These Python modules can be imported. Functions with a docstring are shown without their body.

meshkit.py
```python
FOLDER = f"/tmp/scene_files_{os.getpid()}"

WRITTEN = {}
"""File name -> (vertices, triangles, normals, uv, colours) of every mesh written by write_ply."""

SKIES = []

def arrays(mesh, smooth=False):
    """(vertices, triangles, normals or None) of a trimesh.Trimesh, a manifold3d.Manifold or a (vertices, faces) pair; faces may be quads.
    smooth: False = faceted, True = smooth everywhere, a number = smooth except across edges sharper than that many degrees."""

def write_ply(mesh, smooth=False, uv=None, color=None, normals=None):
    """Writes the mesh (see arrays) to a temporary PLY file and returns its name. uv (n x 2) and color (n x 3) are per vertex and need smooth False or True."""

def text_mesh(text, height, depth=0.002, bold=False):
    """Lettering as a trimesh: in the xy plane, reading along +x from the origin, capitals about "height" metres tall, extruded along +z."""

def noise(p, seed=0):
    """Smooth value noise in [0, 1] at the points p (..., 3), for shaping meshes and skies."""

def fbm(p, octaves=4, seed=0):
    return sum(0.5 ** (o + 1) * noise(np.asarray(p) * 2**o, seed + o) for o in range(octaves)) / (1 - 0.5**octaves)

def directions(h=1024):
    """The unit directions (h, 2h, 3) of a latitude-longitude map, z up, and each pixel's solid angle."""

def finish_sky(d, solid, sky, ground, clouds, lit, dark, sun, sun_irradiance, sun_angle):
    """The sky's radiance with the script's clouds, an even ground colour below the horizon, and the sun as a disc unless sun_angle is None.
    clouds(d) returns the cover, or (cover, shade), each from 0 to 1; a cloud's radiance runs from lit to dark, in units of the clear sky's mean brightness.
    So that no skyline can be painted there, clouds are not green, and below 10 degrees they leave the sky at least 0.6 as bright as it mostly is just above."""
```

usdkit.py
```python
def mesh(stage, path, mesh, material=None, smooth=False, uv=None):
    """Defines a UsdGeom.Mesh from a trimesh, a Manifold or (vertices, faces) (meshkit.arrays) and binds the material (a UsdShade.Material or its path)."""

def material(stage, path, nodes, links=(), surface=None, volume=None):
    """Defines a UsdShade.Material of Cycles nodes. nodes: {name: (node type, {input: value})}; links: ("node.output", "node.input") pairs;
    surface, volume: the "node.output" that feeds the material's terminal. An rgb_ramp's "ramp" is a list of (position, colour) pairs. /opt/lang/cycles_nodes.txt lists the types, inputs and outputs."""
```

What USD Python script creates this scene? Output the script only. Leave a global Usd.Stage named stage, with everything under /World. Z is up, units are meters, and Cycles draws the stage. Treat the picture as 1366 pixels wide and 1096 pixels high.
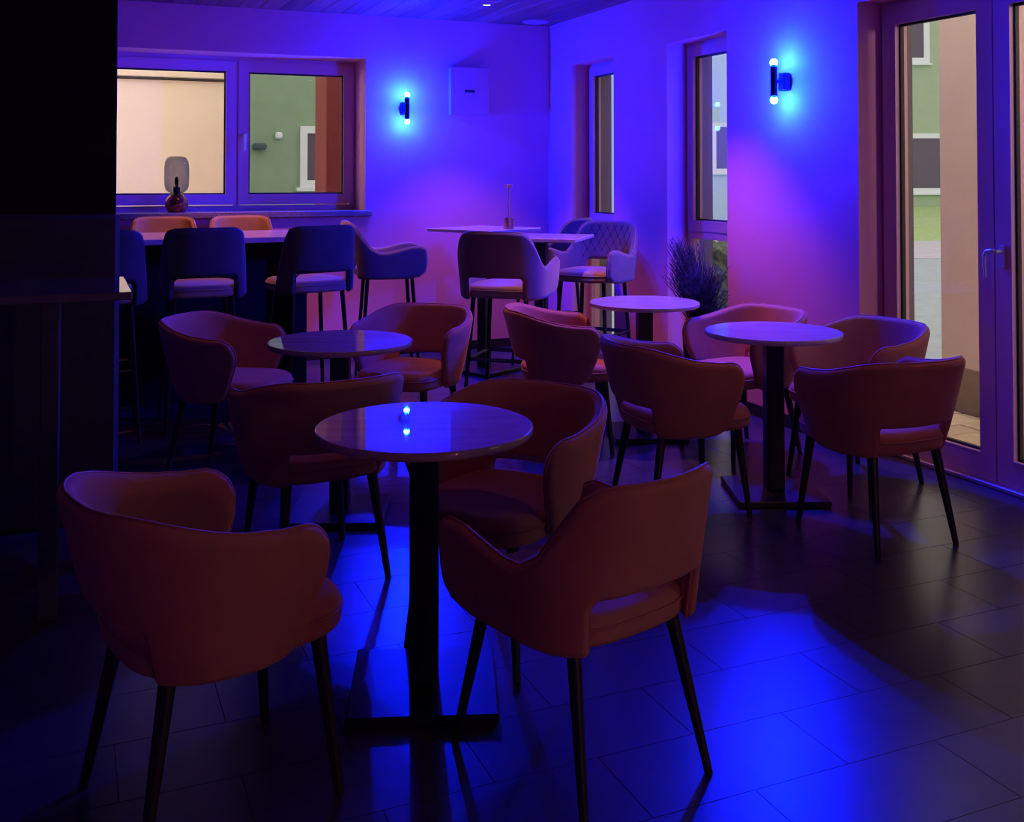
import math, random
import numpy as np, trimesh, usdkit, meshkit
import shapely
from shapely.geometry import Polygon, box as sbox
from scipy.spatial import Delaunay
from pxr import Usd, UsdGeom, UsdLux, UsdShade, Gf, Sdf, Vt

random.seed(7)
rng = np.random.default_rng(7)
stage = Usd.Stage.CreateInMemory()
UsdGeom.SetStageUpAxis(stage, 'Z')
UsdGeom.Xform.Define(stage, '/World')
stage.SetDefaultPrim(stage.GetPrimAtPath('/World'))
UsdGeom.Scope.Define(stage, '/World/Looks')
PI = math.pi

# ------------------------------------------------------------------ camera, sky, exposure
F_PX, HORIZON, EYE, YAW, PITCH = 1390.0, 235.0, 1.5, 23.0, 1.3
cam = UsdGeom.Camera.Define(stage, '/World/camera')
cam.CreateProjectionAttr('perspective')
cam.CreateHorizontalApertureAttr(36.0)
cam.CreateVerticalApertureAttr(36.0 * 1096 / 1366)
cam.CreateFocalLengthAttr(36.0 * F_PX / 1366)
V0 = HORIZON - F_PX * math.tan(math.radians(PITCH))
cam.CreateVerticalApertureOffsetAttr(-(548 - V0) / 1366 * 36.0)
cam.CreateClippingRangeAttr(Gf.Vec2f(0.05, 500))
cam.CreateExposureAttr(0.0)
cam.AddTranslateOp().Set(Gf.Vec3d(0, 0, EYE))
cam.AddRotateZOp().Set(-YAW)
cam.AddRotateXOp().Set(90 + PITCH)

sky = UsdLux.DomeLight.Define(stage, '/World/sky')
sky.CreateColorAttr(Gf.Vec3f(1.0, 0.83, 0.76))
sky.CreateIntensityAttr(0.40)
SCONCE = 11000.0        # radiance of a sconce bulb
SCONCE_COLOR = (0.0004, 0.0075, 1.0)
WARM = (1.0, 0.28, 0.18)
WARM_POWER = 10.0        # scales every ceiling spot

# ------------------------------------------------------------------ helpers
SC = 0.29               # metres of outline per radian of a chair's plan
CY, SY = math.cos(math.radians(YAW)), math.sin(math.radians(YAW))
def room(X, Y):         # right/forward of the camera, metres -> room axes (x along the back wall, y along the right wall)
    return X * CY + Y * SY, -X * SY + Y * CY
def turn(hx, hy):       # heading given right/forward -> rotation about z of a thing that faces +y
    u, v = room(hx, hy)
    return math.atan2(-u, v)

used = {}
def numbered(parent, name):
    n = used.get((parent, name), 0); used[(parent, name)] = n + 1
    return f'{parent}/{name}' if n == 0 else f'{parent}/{name}_{n:03d}'
def keys(p, label=None, cat=None, group=None, kind=None):
    for k, v in (('label', label), ('category', cat), ('group', group), ('kind', kind)):
        if v: p.SetCustomDataByKey(k, v)
    return p
def obj(name, mesh, mat, parent=None, smooth=False, **kw):
    path = numbered(str(parent.GetPath()) if parent else '/World', name)
    p = usdkit.mesh(stage, path, mesh, mat, smooth).GetPrim()
    return keys(p, **kw)
def place(x, loc, rotz):
    x.AddTranslateOp().Set(Gf.Vec3d(*map(float, loc))); x.AddRotateZOp().Set(math.degrees(rotz))
def thing(name, label=None, cat=None, loc=(0, 0, 0), rotz=0, group=None, kind=None):
    x = UsdGeom.Xform.Define(stage, numbered('/World', name))
    place(x, loc, rotz)
    return keys(x.GetPrim(), label, cat, group, kind)
def dup(src, label, loc, rotz, group=None):
    name = src.GetName()
    while name[-1].isdigit() or name[-1] == '_': name = name[:-1]
    x = UsdGeom.Xform.Define(stage, numbered('/World', name))
    x.GetPrim().GetReferences().AddInternalReference(src.GetPath())
    x.GetPrim().SetInstanceable(True)
    x.GetPrim().GetAttribute('xformOp:translate').Set(Gf.Vec3d(*map(float, loc)))
    x.GetPrim().GetAttribute('xformOp:rotateZ').Set(math.degrees(rotz))
    return keys(x.GetPrim(), label, src.GetCustomDataByKey('category'), group or src.GetCustomDataByKey('group'))
cat = trimesh.util.concatenate
def bx(x0, x1, y0, y1, z0, z1):
    m = trimesh.creation.box([x1 - x0, y1 - y0, z1 - z0]); m.apply_translation([(x0 + x1) / 2, (y0 + y1) / 2, (z0 + z1) / 2]); return m
def rbx(x0, x1, y0, y1, z0, z1, c=0.004):   # chamfered box
    lo, hi = np.array([x0, y0, z0]), np.array([x1, y1, z1]); pts = []
    c = min(c, (hi - lo).min() * 0.45)
    for i in range(8):
        s = np.array([(i >> k) & 1 for k in range(3)])
        corner = np.where(s, hi, lo); d = np.where(s, -c, c)
        for k in range(3):
            q = corner + d; q[k] = corner[k]; pts.append(q)
    return trimesh.convex.convex_hull(np.array(pts))
def lathe(profile, n=48):
    m = trimesh.creation.revolve(np.array(profile, float), sections=n)
    m.fix_normals()
    return m
def tube(pts, r, sides=8, closed=False):
    p = np.asarray(pts, float); n = len(p)
    r = np.broadcast_to(r, (n,))
    if closed: t = np.roll(p, -1, 0) - np.roll(p, 1, 0)
    else: t = np.gradient(p, axis=0)
    t /= np.linalg.norm(t, axis=1, keepdims=True) + 1e-12
    a = np.zeros_like(p); ref = np.array([0, 0, 1.0]) if abs(t[0, 2]) < 0.9 else np.array([1.0, 0, 0])
    for i in range(n):
        ref = ref - t[i] * ref.dot(t[i]); ref /= np.linalg.norm(ref) + 1e-12; a[i] = ref
    b = np.cross(t, a); ang = np.arange(sides) * 2 * PI / sides
    v = p[:, None] + r[:, None, None] * (np.cos(ang)[None, :, None] * a[:, None] + np.sin(ang)[None, :, None] * b[:, None])
    f = []
    for i in range(n if closed else n - 1):
        j = (i + 1) % n
        for k in range(sides):
            l = (k + 1) % sides
            f += [[i * sides + k, j * sides + k, j * sides + l], [i * sides + k, j * sides + l, i * sides + l]]
    v = v.reshape(-1, 3)
    if not closed:
        v = np.vstack([v, p[0], p[-1]]); c0, c1 = len(v) - 2, len(v) - 1
        for k in range(sides):
            l = (k + 1) % sides
            f += [[c0, l, k], [c1, (n - 1) * sides + k, (n - 1) * sides + l]]
    m = trimesh.Trimesh(v, np.array(f), process=False); m.fix_normals(); return m
def bar(p0, p1, r0, r1=None, sides=14):
    return tube([p0, p1], [r0, r0 if r1 is None else r1], sides)
def sqbar(p0, p1, w):    # square tube
    p0, p1 = np.array(p0, float), np.array(p1, float)
    return tube([p0, p1], w * 0.7071, 4)
def slab(poly, axis, at0, at1):   # polygon in the wall's plane, extruded through the wall: axis 'y' = wall across y, 'x' = wall across x
    m = trimesh.creation.extrude_polygon(poly, at1 - at0, engine='earcut')
    v = m.vertices.copy()
    w = np.column_stack([v[:, 0], at0 + v[:, 2], v[:, 1]]) if axis == 'y' else np.column_stack([at0 + v[:, 2], v[:, 0], v[:, 1]])
    m = trimesh.Trimesh(w, m.faces, process=False); m.fix_normals(); return m
def smoothstep(a, b, x):
    t = np.clip((np.asarray(x, float) - a) / (b - a), 0, 1); return t * t * (3 - 2 * t)

def panel(poly, fmap, T, R, res=0.013, quilt=None):
    """A padded upholstered panel: a flat outline with soft edges, bent by fmap and thickened both ways."""
    poly = shapely.segmentize(poly, res)
    B = np.array(poly.exterior.coords)[:-1]
    d = np.linalg.norm(np.roll(B, -1, 0) - B, axis=1)
    B = B[d > res * 0.15]
    x0, y0, x1, y1 = poly.bounds
    g = []
    for i, y in enumerate(np.arange(y0, y1, res * 0.866)):
        xs = np.arange(x0, x1, res) + (res / 2 if i % 2 else 0); g.append(np.column_stack([xs, np.full(len(xs), y)]))
    g = np.vstack(g)
    # extra rings near the edge keep the round edge smooth
    for off in (0.12, 0.35, 0.75):
        ring = poly.buffer(-off * R)
        for q in getattr(ring, 'geoms', [ring]):
            if not q.is_empty: g = np.vstack([g, np.array(shapely.segmentize(q, res).exterior.coords)[:-1]])
    pts = shapely.points(g)
    dist = shapely.distance(pts, poly.exterior)
    ok = shapely.contains(poly, pts) & (dist > 0.1 * R)
    g = g[ok]
    q = np.round(g / (res * 0.3)).astype(int); _, first = np.unique(q, axis=0, return_index=True); g = g[np.sort(first)]
    P2 = np.vstack([B, g]); nb = len(B)
    tri = Delaunay(P2).simplices
    cen = P2[tri].mean(1)
    tri = tri[shapely.contains(poly, shapely.points(cen))]
    a, b, c = P2[tri[:, 0]], P2[tri[:, 1]], P2[tri[:, 2]]
    area = (b[:, 0] - a[:, 0]) * (c[:, 1] - a[:, 1]) - (b[:, 1] - a[:, 1]) * (c[:, 0] - a[:, 0])
    tri = tri[np.abs(area) > 1e-9]; area = area[np.abs(area) > 1e-9]
    tri[area < 0] = tri[area < 0][:, ::-1]
    dd = np.concatenate([np.zeros(nb), shapely.distance(shapely.points(g), poly.exterior)])
    h = T / 2 * np.sqrt(1 - (1 - np.minimum(dd / R, 1)) ** 2)
    s, t = P2[:, 0], P2[:, 1]
    P = fmap(s, t); e = 1e-4
    N = np.cross(fmap(s + e, t) - fmap(s - e, t), fmap(s, t + e) - fmap(s, t - e)); N /= np.linalg.norm(N, axis=1, keepdims=True)
    outer = P + N * h[:, None]
    inn = h.copy()
    if quilt is not None: inn = inn + quilt(s, t) * smoothstep(0, 0.04, dd)
    inner = (P - N * inn[:, None])[nb:]
    idx = np.concatenate([np.arange(nb), len(P2) + np.arange(len(g))])
    m = trimesh.Trimesh(np.vstack([outer, inner]), np.vstack([tri, idx[tri][:, ::-1]]), process=False)
    return m, P[:nb]

def superplan(phi, a, b, n):
    c, s = np.cos(phi), np.sin(phi)
    return a * np.sign(s) * np.abs(s) ** (2 / n), -b * np.sign(c) * np.abs(c) ** (2 / n)
def uplan(phi, a, b, n, pinch):
    """Round at the back, running straight forward as arms past a quarter turn; pinch draws the arm ends in."""
    w = np.clip(np.abs(phi) - PI / 2, 0, None)
    x, y = superplan(np.clip(phi, -PI / 2, PI / 2), a, b, n)
    return x * (1 - pinch * (w / 0.7) ** 2), y + w * SC

def pad(hw, y0, y1, z0, z1, n=3.2, crown=0.015, r=0.035, m=72, front_n=None):
    """An upholstered seat: a rounded-square outline with rolled edges and a slightly crowned top."""
    th = np.arange(m) * 2 * PI / m
    cx, cyy, b = 0, (y0 + y1) / 2, (y1 - y0) / 2
    x, y = superplan(th, hw, b, n); y = y + cyy
    rings = []
    prof = [(0.30, z0), (0.9 * r, z0)] if False else []
    for k in range(5):
        a = k / 4 * PI / 2; prof.append((r * 0.6 * (1 - math.sin(a)), z0 + r * 0.6 * (1 - math.cos(a))))
    for k in range(7):
        a = k / 6 * PI / 2; prof.append((r * (1 - math.cos(a)), z1 - r + r * math.sin(a)))
    for fr in (0.12, 0.25, 0.4, 0.6, 0.8): prof.append((r + fr * (min(hw, b) - r), z1 + crown * (1 - (1 - fr) ** 2)))
    vs = []
    for ins, z in prof:
        k1, k2 = (hw - ins) / hw, (b - ins) / b
        vs.append(np.column_stack([x * k1, (y - cyy) * k2 + cyy, np.full(m, z)]))
    v = np.vstack(vs + [[[0, cyy, z0]], [[0, cyy, z1 + crown]]]); f = []
    R_ = len(prof)
    for i in range(R_ - 1):
        for j in range(m):
            k = (j + 1) % m
            f += [[i * m + j, i * m + k, (i + 1) * m + k], [i * m + j, (i + 1) * m + k, (i + 1) * m + j]]
    for j in range(m):
        k = (j + 1) % m
        f += [[len(v) - 2, k, j], [len(v) - 1, (R_ - 1) * m + j, (R_ - 1) * m + k]]
    me = trimesh.Trimesh(v, np.array(f), process=False); me.fix_normals(); return me

# ------------------------------------------------------------------ materials
def M(name, nodes, links=(), surface='p.BSDF'):
    return usdkit.material(stage, f'/World/Looks/{name}', nodes, links, surface=surface)
def plain(name, color, rough=0.5, **kw):
    return M(name, {'p': ('principled_bsdf', {'base_color': color, 'roughness': rough, **kw})})
def grained(name, c0, c1, scale, rough=0.5, stretch=(1, 1, 1), bump=0.0, bscale=None, detail=4, coord='object', **kw):
    nodes = {'tc': ('texture_coordinate', {}), 'map': ('mapping', {'scale': stretch}), 'n': ('noise_texture', {'scale': scale, 'detail': detail, 'roughness': 0.6}),
             'r': ('rgb_ramp', {'ramp': [(0.3, c0), (0.7, c1)]}), 'p': ('principled_bsdf', {'roughness': rough, **kw})}
    links = [(f'tc.{coord}', 'map.vector'), ('map.vector', 'n.vector'), ('n.fac', 'r.fac'), ('r.color', 'p.base_color')]
    if bump:
        nodes['n2'] = ('noise_texture', {'scale': bscale or scale * 6, 'detail': 3}); nodes['b'] = ('bump', {'strength': bump, 'distance': 0.004})
        links += [('map.vector', 'n2.vector'), ('n2.fac', 'b.height'), ('b.normal', 'p.normal')]
    return M(name, nodes, links)

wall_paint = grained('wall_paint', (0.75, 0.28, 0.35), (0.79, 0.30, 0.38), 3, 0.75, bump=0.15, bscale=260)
def velvet(name, c0, c1, tint, sheen=0.5):
    return grained(name, c0, c1, 9, 0.75, bump=0.12, bscale=300, sheen_weight=sheen, sheen_roughness=0.4, sheen_tint=tint, specular_ior_level=0.25)
rust = velvet('rust_velvet', (0.48, 0.185, 0.10), (0.56, 0.22, 0.125), (1.0, 0.55, 0.45))
rust_pipe = plain('rust_piping', (0.46, 0.16, 0.09), 0.5)
taupe = velvet('taupe_velvet', (0.19, 0.14, 0.125), (0.23, 0.17, 0.15), (0.9, 0.8, 0.9))
taupe_seat = velvet('taupe_seat_velvet', (0.34, 0.24, 0.17), (0.40, 0.29, 0.21), (0.9, 0.8, 0.9))
taupe_pipe = plain('taupe_piping', (0.30, 0.22, 0.18), 0.5)
olive = velvet('mustard_velvet', (0.34, 0.21, 0.045), (0.40, 0.25, 0.06), (1.0, 0.8, 0.5))
slate = velvet('slate_velvet', (0.055, 0.055, 0.08), (0.075, 0.075, 0.10), (0.6, 0.6, 0.8), 0.3)
seam_mat = plain('dark_seam', (0.05, 0.025, 0.03), 0.8)
black_metal = plain('black_metal', (0.012, 0.012, 0.013), 0.38, metallic=0.0, specular_ior_level=0.4)
black_wood = plain('black_stained_wood', (0.016, 0.013, 0.012), 0.4)
dark_panel = plain('dark_laminate', (0.010, 0.010, 0.013), 0.6, specular_ior_level=0.2)
def tabletop_mat(name, c0, c1, rough):
    nodes = {'tc': ('texture_coordinate', {}), 'map': ('mapping', {'scale': (2.2, 16, 10)}), 'n': ('noise_texture', {'scale': 1.6, 'detail': 6, 'distortion': 0.9}),
             'r': ('rgb_ramp', {'ramp': [(0.3, c0), (0.68, c1)]}), 'p': ('principled_bsdf', {'roughness': rough, 'specular_ior_level': 0.55})}
    return M(name, nodes, [('tc.object', 'map.vector'), ('map.vector', 'n.vector'), ('n.fac', 'r.fac'), ('r.color', 'p.base_color')])
top_oak = tabletop_mat('pale_oak_laminate', (0.36, 0.22, 0.20), (0.48, 0.31, 0.28), 0.02)
top_marble = tabletop_mat('pale_marble_laminate', (0.50, 0.42, 0.40), (0.62, 0.55, 0.52), 0.12)
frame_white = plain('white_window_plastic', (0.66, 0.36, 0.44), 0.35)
gasket = plain('black_rubber_gasket', (0.02, 0.02, 0.025), 0.6)
handle_mat = plain('silver_handle', (0.6, 0.58, 0.56), 0.35, metallic=0.6)
granite = grained('granite', (0.08, 0.06, 0.06), (0.42, 0.34, 0.33), 130, 0.3, detail=2)
ceiling_wood = [grained(f'ceiling_wood_{k}', c0, c1, 2.0, 0.45, stretch=(14, 0.7, 6), bump=0.1, bscale=8)
                for k, (c0, c1) in enumerate([((0.17, 0.06, 0.035), (0.34, 0.14, 0.085)), ((0.13, 0.048, 0.028), (0.28, 0.11, 0.07)), ((0.20, 0.075, 0.05), (0.38, 0.16, 0.105))])]
tile_mat = [grained(f'floor_tile_{k}', c0, c1, 5, 0.29, bump=0.06, bscale=40, coord='object', specular_ior_level=0.42)
            for k, (c0, c1) in enumerate([((0.036, 0.030, 0.052), (0.050, 0.042, 0.072)), ((0.034, 0.028, 0.049), (0.047, 0.039, 0.067)), ((0.038, 0.032, 0.055), (0.053, 0.045, 0.076))])]
grout = plain('dark_grout', (0.03, 0.027, 0.025), 0.9)
pane_mat = M('window_glass', {'f0': ('fresnel', {'IOR': 1.5}), 'geo': ('geometry', {}), 'inv': ('math', {'math_type': 'subtract', 'value1': 1.0}), 'f': ('math', {'math_type': 'multiply'}), 't': ('transparent_bsdf', {'color': (0.95, 0.96, 0.95)}), 'g': ('glossy_bsdf', {'color': (1, 1, 1), 'roughness': 0.0}), 'm': ('mix_closure', {})},
             [('geo.backfacing', 'inv.value2'), ('inv.value', 'f.value1'), ('f0.fac', 'f.value2'), ('f.value', 'm.fac'), ('t.BSDF', 'm.closure1'), ('g.BSDF', 'm.closure2')], 'm.closure')
smoke_glass = M('smoked_glass', {'f0': ('fresnel', {'IOR': 1.5}), 'geo': ('geometry', {}), 'inv': ('math', {'math_type': 'subtract', 'value1': 1.0}), 'f': ('math', {'math_type': 'multiply'}), 'lw': ('layer_weight', {'blend': 0.35}),
                'tint': ('rgb_ramp', {'ramp': [(0.0, (0.74, 0.74, 0.80)), (0.6, (0.62, 0.62, 0.68)), (1.0, (0.18, 0.18, 0.24))]}), 't': ('transparent_bsdf', {}), 'g': ('glossy_bsdf', {'color': (1, 1, 1), 'roughness': 0.02}), 'm': ('mix_closure', {})},
                [('geo.backfacing', 'inv.value2'), ('inv.value', 'f.value1'), ('f0.fac', 'f.value2'), ('f.value', 'm.fac'), ('lw.facing', 'tint.fac'), ('tint.color', 't.color'), ('t.BSDF', 'm.closure1'), ('g.BSDF', 'm.closure2')], 'm.closure')
copper = plain('brushed_copper', (0.86, 0.45, 0.32), 0.25, metallic=1.0)
bronze_glass = plain('tinted_copper_glass', (0.30, 0.10, 0.06), 0.1, metallic=0.9)
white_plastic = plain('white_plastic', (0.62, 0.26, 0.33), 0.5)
dark_slot = plain('dark_slot', (0.02, 0.02, 0.03), 0.5)
bulb_mat = M('blue_bulb', {'e': ('emission', {'color': SCONCE_COLOR, 'strength': SCONCE})}, [], 'e.emission')
lens_mat = M('lit_spot_lens', {'e': ('emission', {'color': (1.0, 0.62, 0.45), 'strength': 6.0})}, [], 'e.emission')
chrome = plain('satin_steel', (0.6, 0.6, 0.6), 0.3, metallic=1.0)

# ------------------------------------------------------------------ the setting
XR, YB, ZC = 3.97, 8.51, 2.85
X0, Y0 = -2.9, -1.9
RW, BW = 0.38, 0.44            # wall thicknesses
sts = dict(kind='structure')
WIN_L = (0.20, 2.28, 1.213, 2.49)
back = sbox(X0 - 0.3, 0, XR + RW, 3.05).difference(sbox(WIN_L[0], WIN_L[2], WIN_L[1], WIN_L[3]))
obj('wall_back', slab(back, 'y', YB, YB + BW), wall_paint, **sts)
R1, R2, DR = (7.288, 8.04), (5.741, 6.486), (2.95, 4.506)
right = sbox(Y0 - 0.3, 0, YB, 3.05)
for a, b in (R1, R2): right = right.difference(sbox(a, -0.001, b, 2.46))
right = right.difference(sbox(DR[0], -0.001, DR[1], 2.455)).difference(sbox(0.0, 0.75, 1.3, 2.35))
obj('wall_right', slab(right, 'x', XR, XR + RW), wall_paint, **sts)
obj('wall_left', bx(X0 - 0.3, X0, Y0, YB, 0, 3.05), wall_paint, **sts)
obj('wall_front', bx(X0 - 0.3, XR, Y0 - 0.3, Y0, 0, 3.05), wall_paint, **sts)

# ceiling of long wooden boards under a slab
cl = thing('ceiling', **sts)
obj('slab', bx(X0 - 0.3, XR + RW, Y0 - 0.3, YB + BW, ZC + 0.02, 3.10), dark_panel, cl)
w = 0.165; x = X0; k = 0
while x < XR - 0.01:
    x2 = min(x + w, XR - 0.001); cut = 6.1 + (k * 1.37) % 2.2
    for a, b in ((Y0, cut), (cut, YB - 0.001)):
        obj('plank', rbx(x + 0.0015, x2 - 0.0015, a + 0.001, b - 0.001, ZC, ZC + 0.0195, 0.003), ceiling_wood[(k * 7 + (a > 0)) % 3], cl)
    x = x2; k += 1

# floor of long tiles laid in half bond
fl = thing('floor', **sts)
obj('screed', bx(X0 - 0.3, XR + 0.20, Y0 - 0.3, YB + 0.01, -0.12, -0.004), grout, fl)
TW, TL = 0.2768, 0.574
near, far = [], []
k0 = int(math.floor((Y0 - 2.1463) / TW))
for k in range(k0, int((YB - 2.1463) / TW) + 2):
    ya = 2.1463 + k * TW; off = 1.844 if k % 2 == 0 else 1.557
    for n in range(-10, 6):
        xa = off + n * TL
        a, b, c, d = max(xa, X0), min(xa + TL, XR + 0.18), max(ya, Y0), min(ya + TW, YB)
        if b - a < 0.02 or d - c < 0.02: continue
        m = rbx(a + 0.0007, b - 0.0007, c + 0.0007, d - 0.0007, -0.0045, 0.0, 0.0006)
        mx, my = (a + b) / 2, (c + d) / 2
        X, Y = mx * CY - my * SY, mx * SY + my * CY
        vis = Y > 2.2 and abs(X / Y) < 0.55 and not (X / Y < -0.36 and Y > 4.6)
        near.append((Y, m)) if vis else far.append(m)
near.sort(key=lambda q: q[0])
for i, (Y, m) in enumerate(near):
    if i < 285: obj('tile', m, tile_mat[(i * 5 + i // 7) % 3], fl)
    else: far.append(m)
obj('tile_field', cat(far), tile_mat[0], fl, kind='stuff')

# black skirting, broken by the openings
obj('baseboard_back', rbx(X0, XR - 0.014, YB - 0.013, YB, 0, 0.075, 0.002), black_wood, **sts)
bb = [rbx(XR - 0.013, XR, a, b, 0, 0.075, 0.002) for a, b in ((Y0, DR[0]), (DR[1], R2[0]), (R2[1], R1[0]), (R1[1], YB))]
obj('baseboard_right', cat(bb), black_wood, **sts)
# stone sill under the back window
obj('trim_1', cat([rbx(0.15, 2.33, YB - 0.05, YB + 0.40, 1.17, 1.2145, 0.004)]), granite, **sts)

def pane_frame(name, parent, axis, a0, a1, z0, z1, d0, d1, wd, mat, bead=None):
    """A rectangular frame of four mitred members in a wall plane; a along the wall, d through it."""
    ring = sbox(a0, z0, a1, z1).difference(sbox(a0 + wd, z0 + wd, a1 - wd, z1 - wd))
    return obj(name, slab(ring, axis, d0, d1), mat, parent)
def sash(parent, axis, a0, a1, z0, z1, d0, d1, wd, glass_at, side):
    s = pane_frame('sash', parent, axis, a0, a1, z0, z1, d0, d1, wd, frame_white)
    g = 0.012
    ring = sbox(a0 + wd, z0 + wd, a1 - wd, z1 - wd).difference(sbox(a0 + wd + g, z0 + wd + g, a1 - wd - g, z1 - wd - g))
    obj('gasket', slab(ring, axis, glass_at - 0.012, glass_at + 0.012), gasket, s)
    obj('pane', slab(sbox(a0 + wd, z0 + wd, a1 - wd, z1 - wd), axis, glass_at - 0.003, glass_at + 0.003), pane_mat, s)
    return s
# back window: two casements
w1 = thing('window_1', 'white double casement window with a granite sill in the back wall', **sts)
d0 = YB + 0.36
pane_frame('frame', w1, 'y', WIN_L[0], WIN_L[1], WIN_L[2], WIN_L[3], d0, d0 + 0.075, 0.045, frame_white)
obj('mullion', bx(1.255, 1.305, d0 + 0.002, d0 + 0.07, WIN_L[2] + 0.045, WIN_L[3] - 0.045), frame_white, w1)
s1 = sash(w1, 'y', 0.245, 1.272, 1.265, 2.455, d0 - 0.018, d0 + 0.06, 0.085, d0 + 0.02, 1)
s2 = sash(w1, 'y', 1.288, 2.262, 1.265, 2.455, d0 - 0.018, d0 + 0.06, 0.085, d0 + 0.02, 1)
def lever(parent, p, out, up):  # window handle: a rose, a neck and a lever hanging down
    p, out = np.array(p, float), np.array(out, float)
    m = cat([bar(p, p + out * 0.012, 0.016), bar(p + out * 0.01, p + out * 0.05, 0.009), tube([p + out * 0.05 + np.array([0, 0, 0.008]), p + out * 0.052, p + out * 0.05 - np.array([0, 0, 0.06]), p + out * 0.046 - np.array([0, 0, 0.125])], [0.009, 0.0105, 0.01, 0.008], 10)])
    return obj('handle', m, handle_mat, parent)
lever(s2, (1.335, d0 - 0.018, 1.84), (0, -1, 0), 1)
# two tall windows in the right wall, each a casement over a fixed light
for i, (a, b) in enumerate((R1, R2)):
    wn = thing(f'window_{i + 2}', ('tall narrow white window in the corner of the right wall', 'tall narrow white window behind the dark plant')[i], **sts)
    d0 = XR + 0.17
    pane_frame('frame', wn, 'x', a, b, 0.0, 2.46, d0, d0 + 0.075, 0.04, frame_white)
    obj('transom', rbx(d0 - 0.012, d0 + 0.07, a + 0.04, b - 0.04, 1.055, 1.125, 0.003), frame_white, wn)
    s = sash(wn, 'x', a + 0.03, b - 0.03, 1.11, 2.435, d0 - 0.018, d0 + 0.06, 0.075, d0 + 0.02, 1)
    lever(s, (d0 - 0.018, a + 0.068, 1.75), (-1, 0, 0), 1)
    obj('pane', slab(sbox(a + 0.04, 0.04, b - 0.04, 1.055), 'x', d0 + 0.02, d0 + 0.026), pane_mat, wn)
w4 = thing('window_4', 'wide white casement window in the right wall beside the camera', **sts)
d0 = XR + 0.17
pane_frame('frame', w4, 'x', 0.0, 1.3, 0.75, 2.35, d0, d0 + 0.075, 0.045, frame_white)
sash(w4, 'x', 0.035, 1.265, 0.785, 2.315, d0 - 0.018, d0 + 0.06, 0.075, d0 + 0.02, 1)
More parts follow.
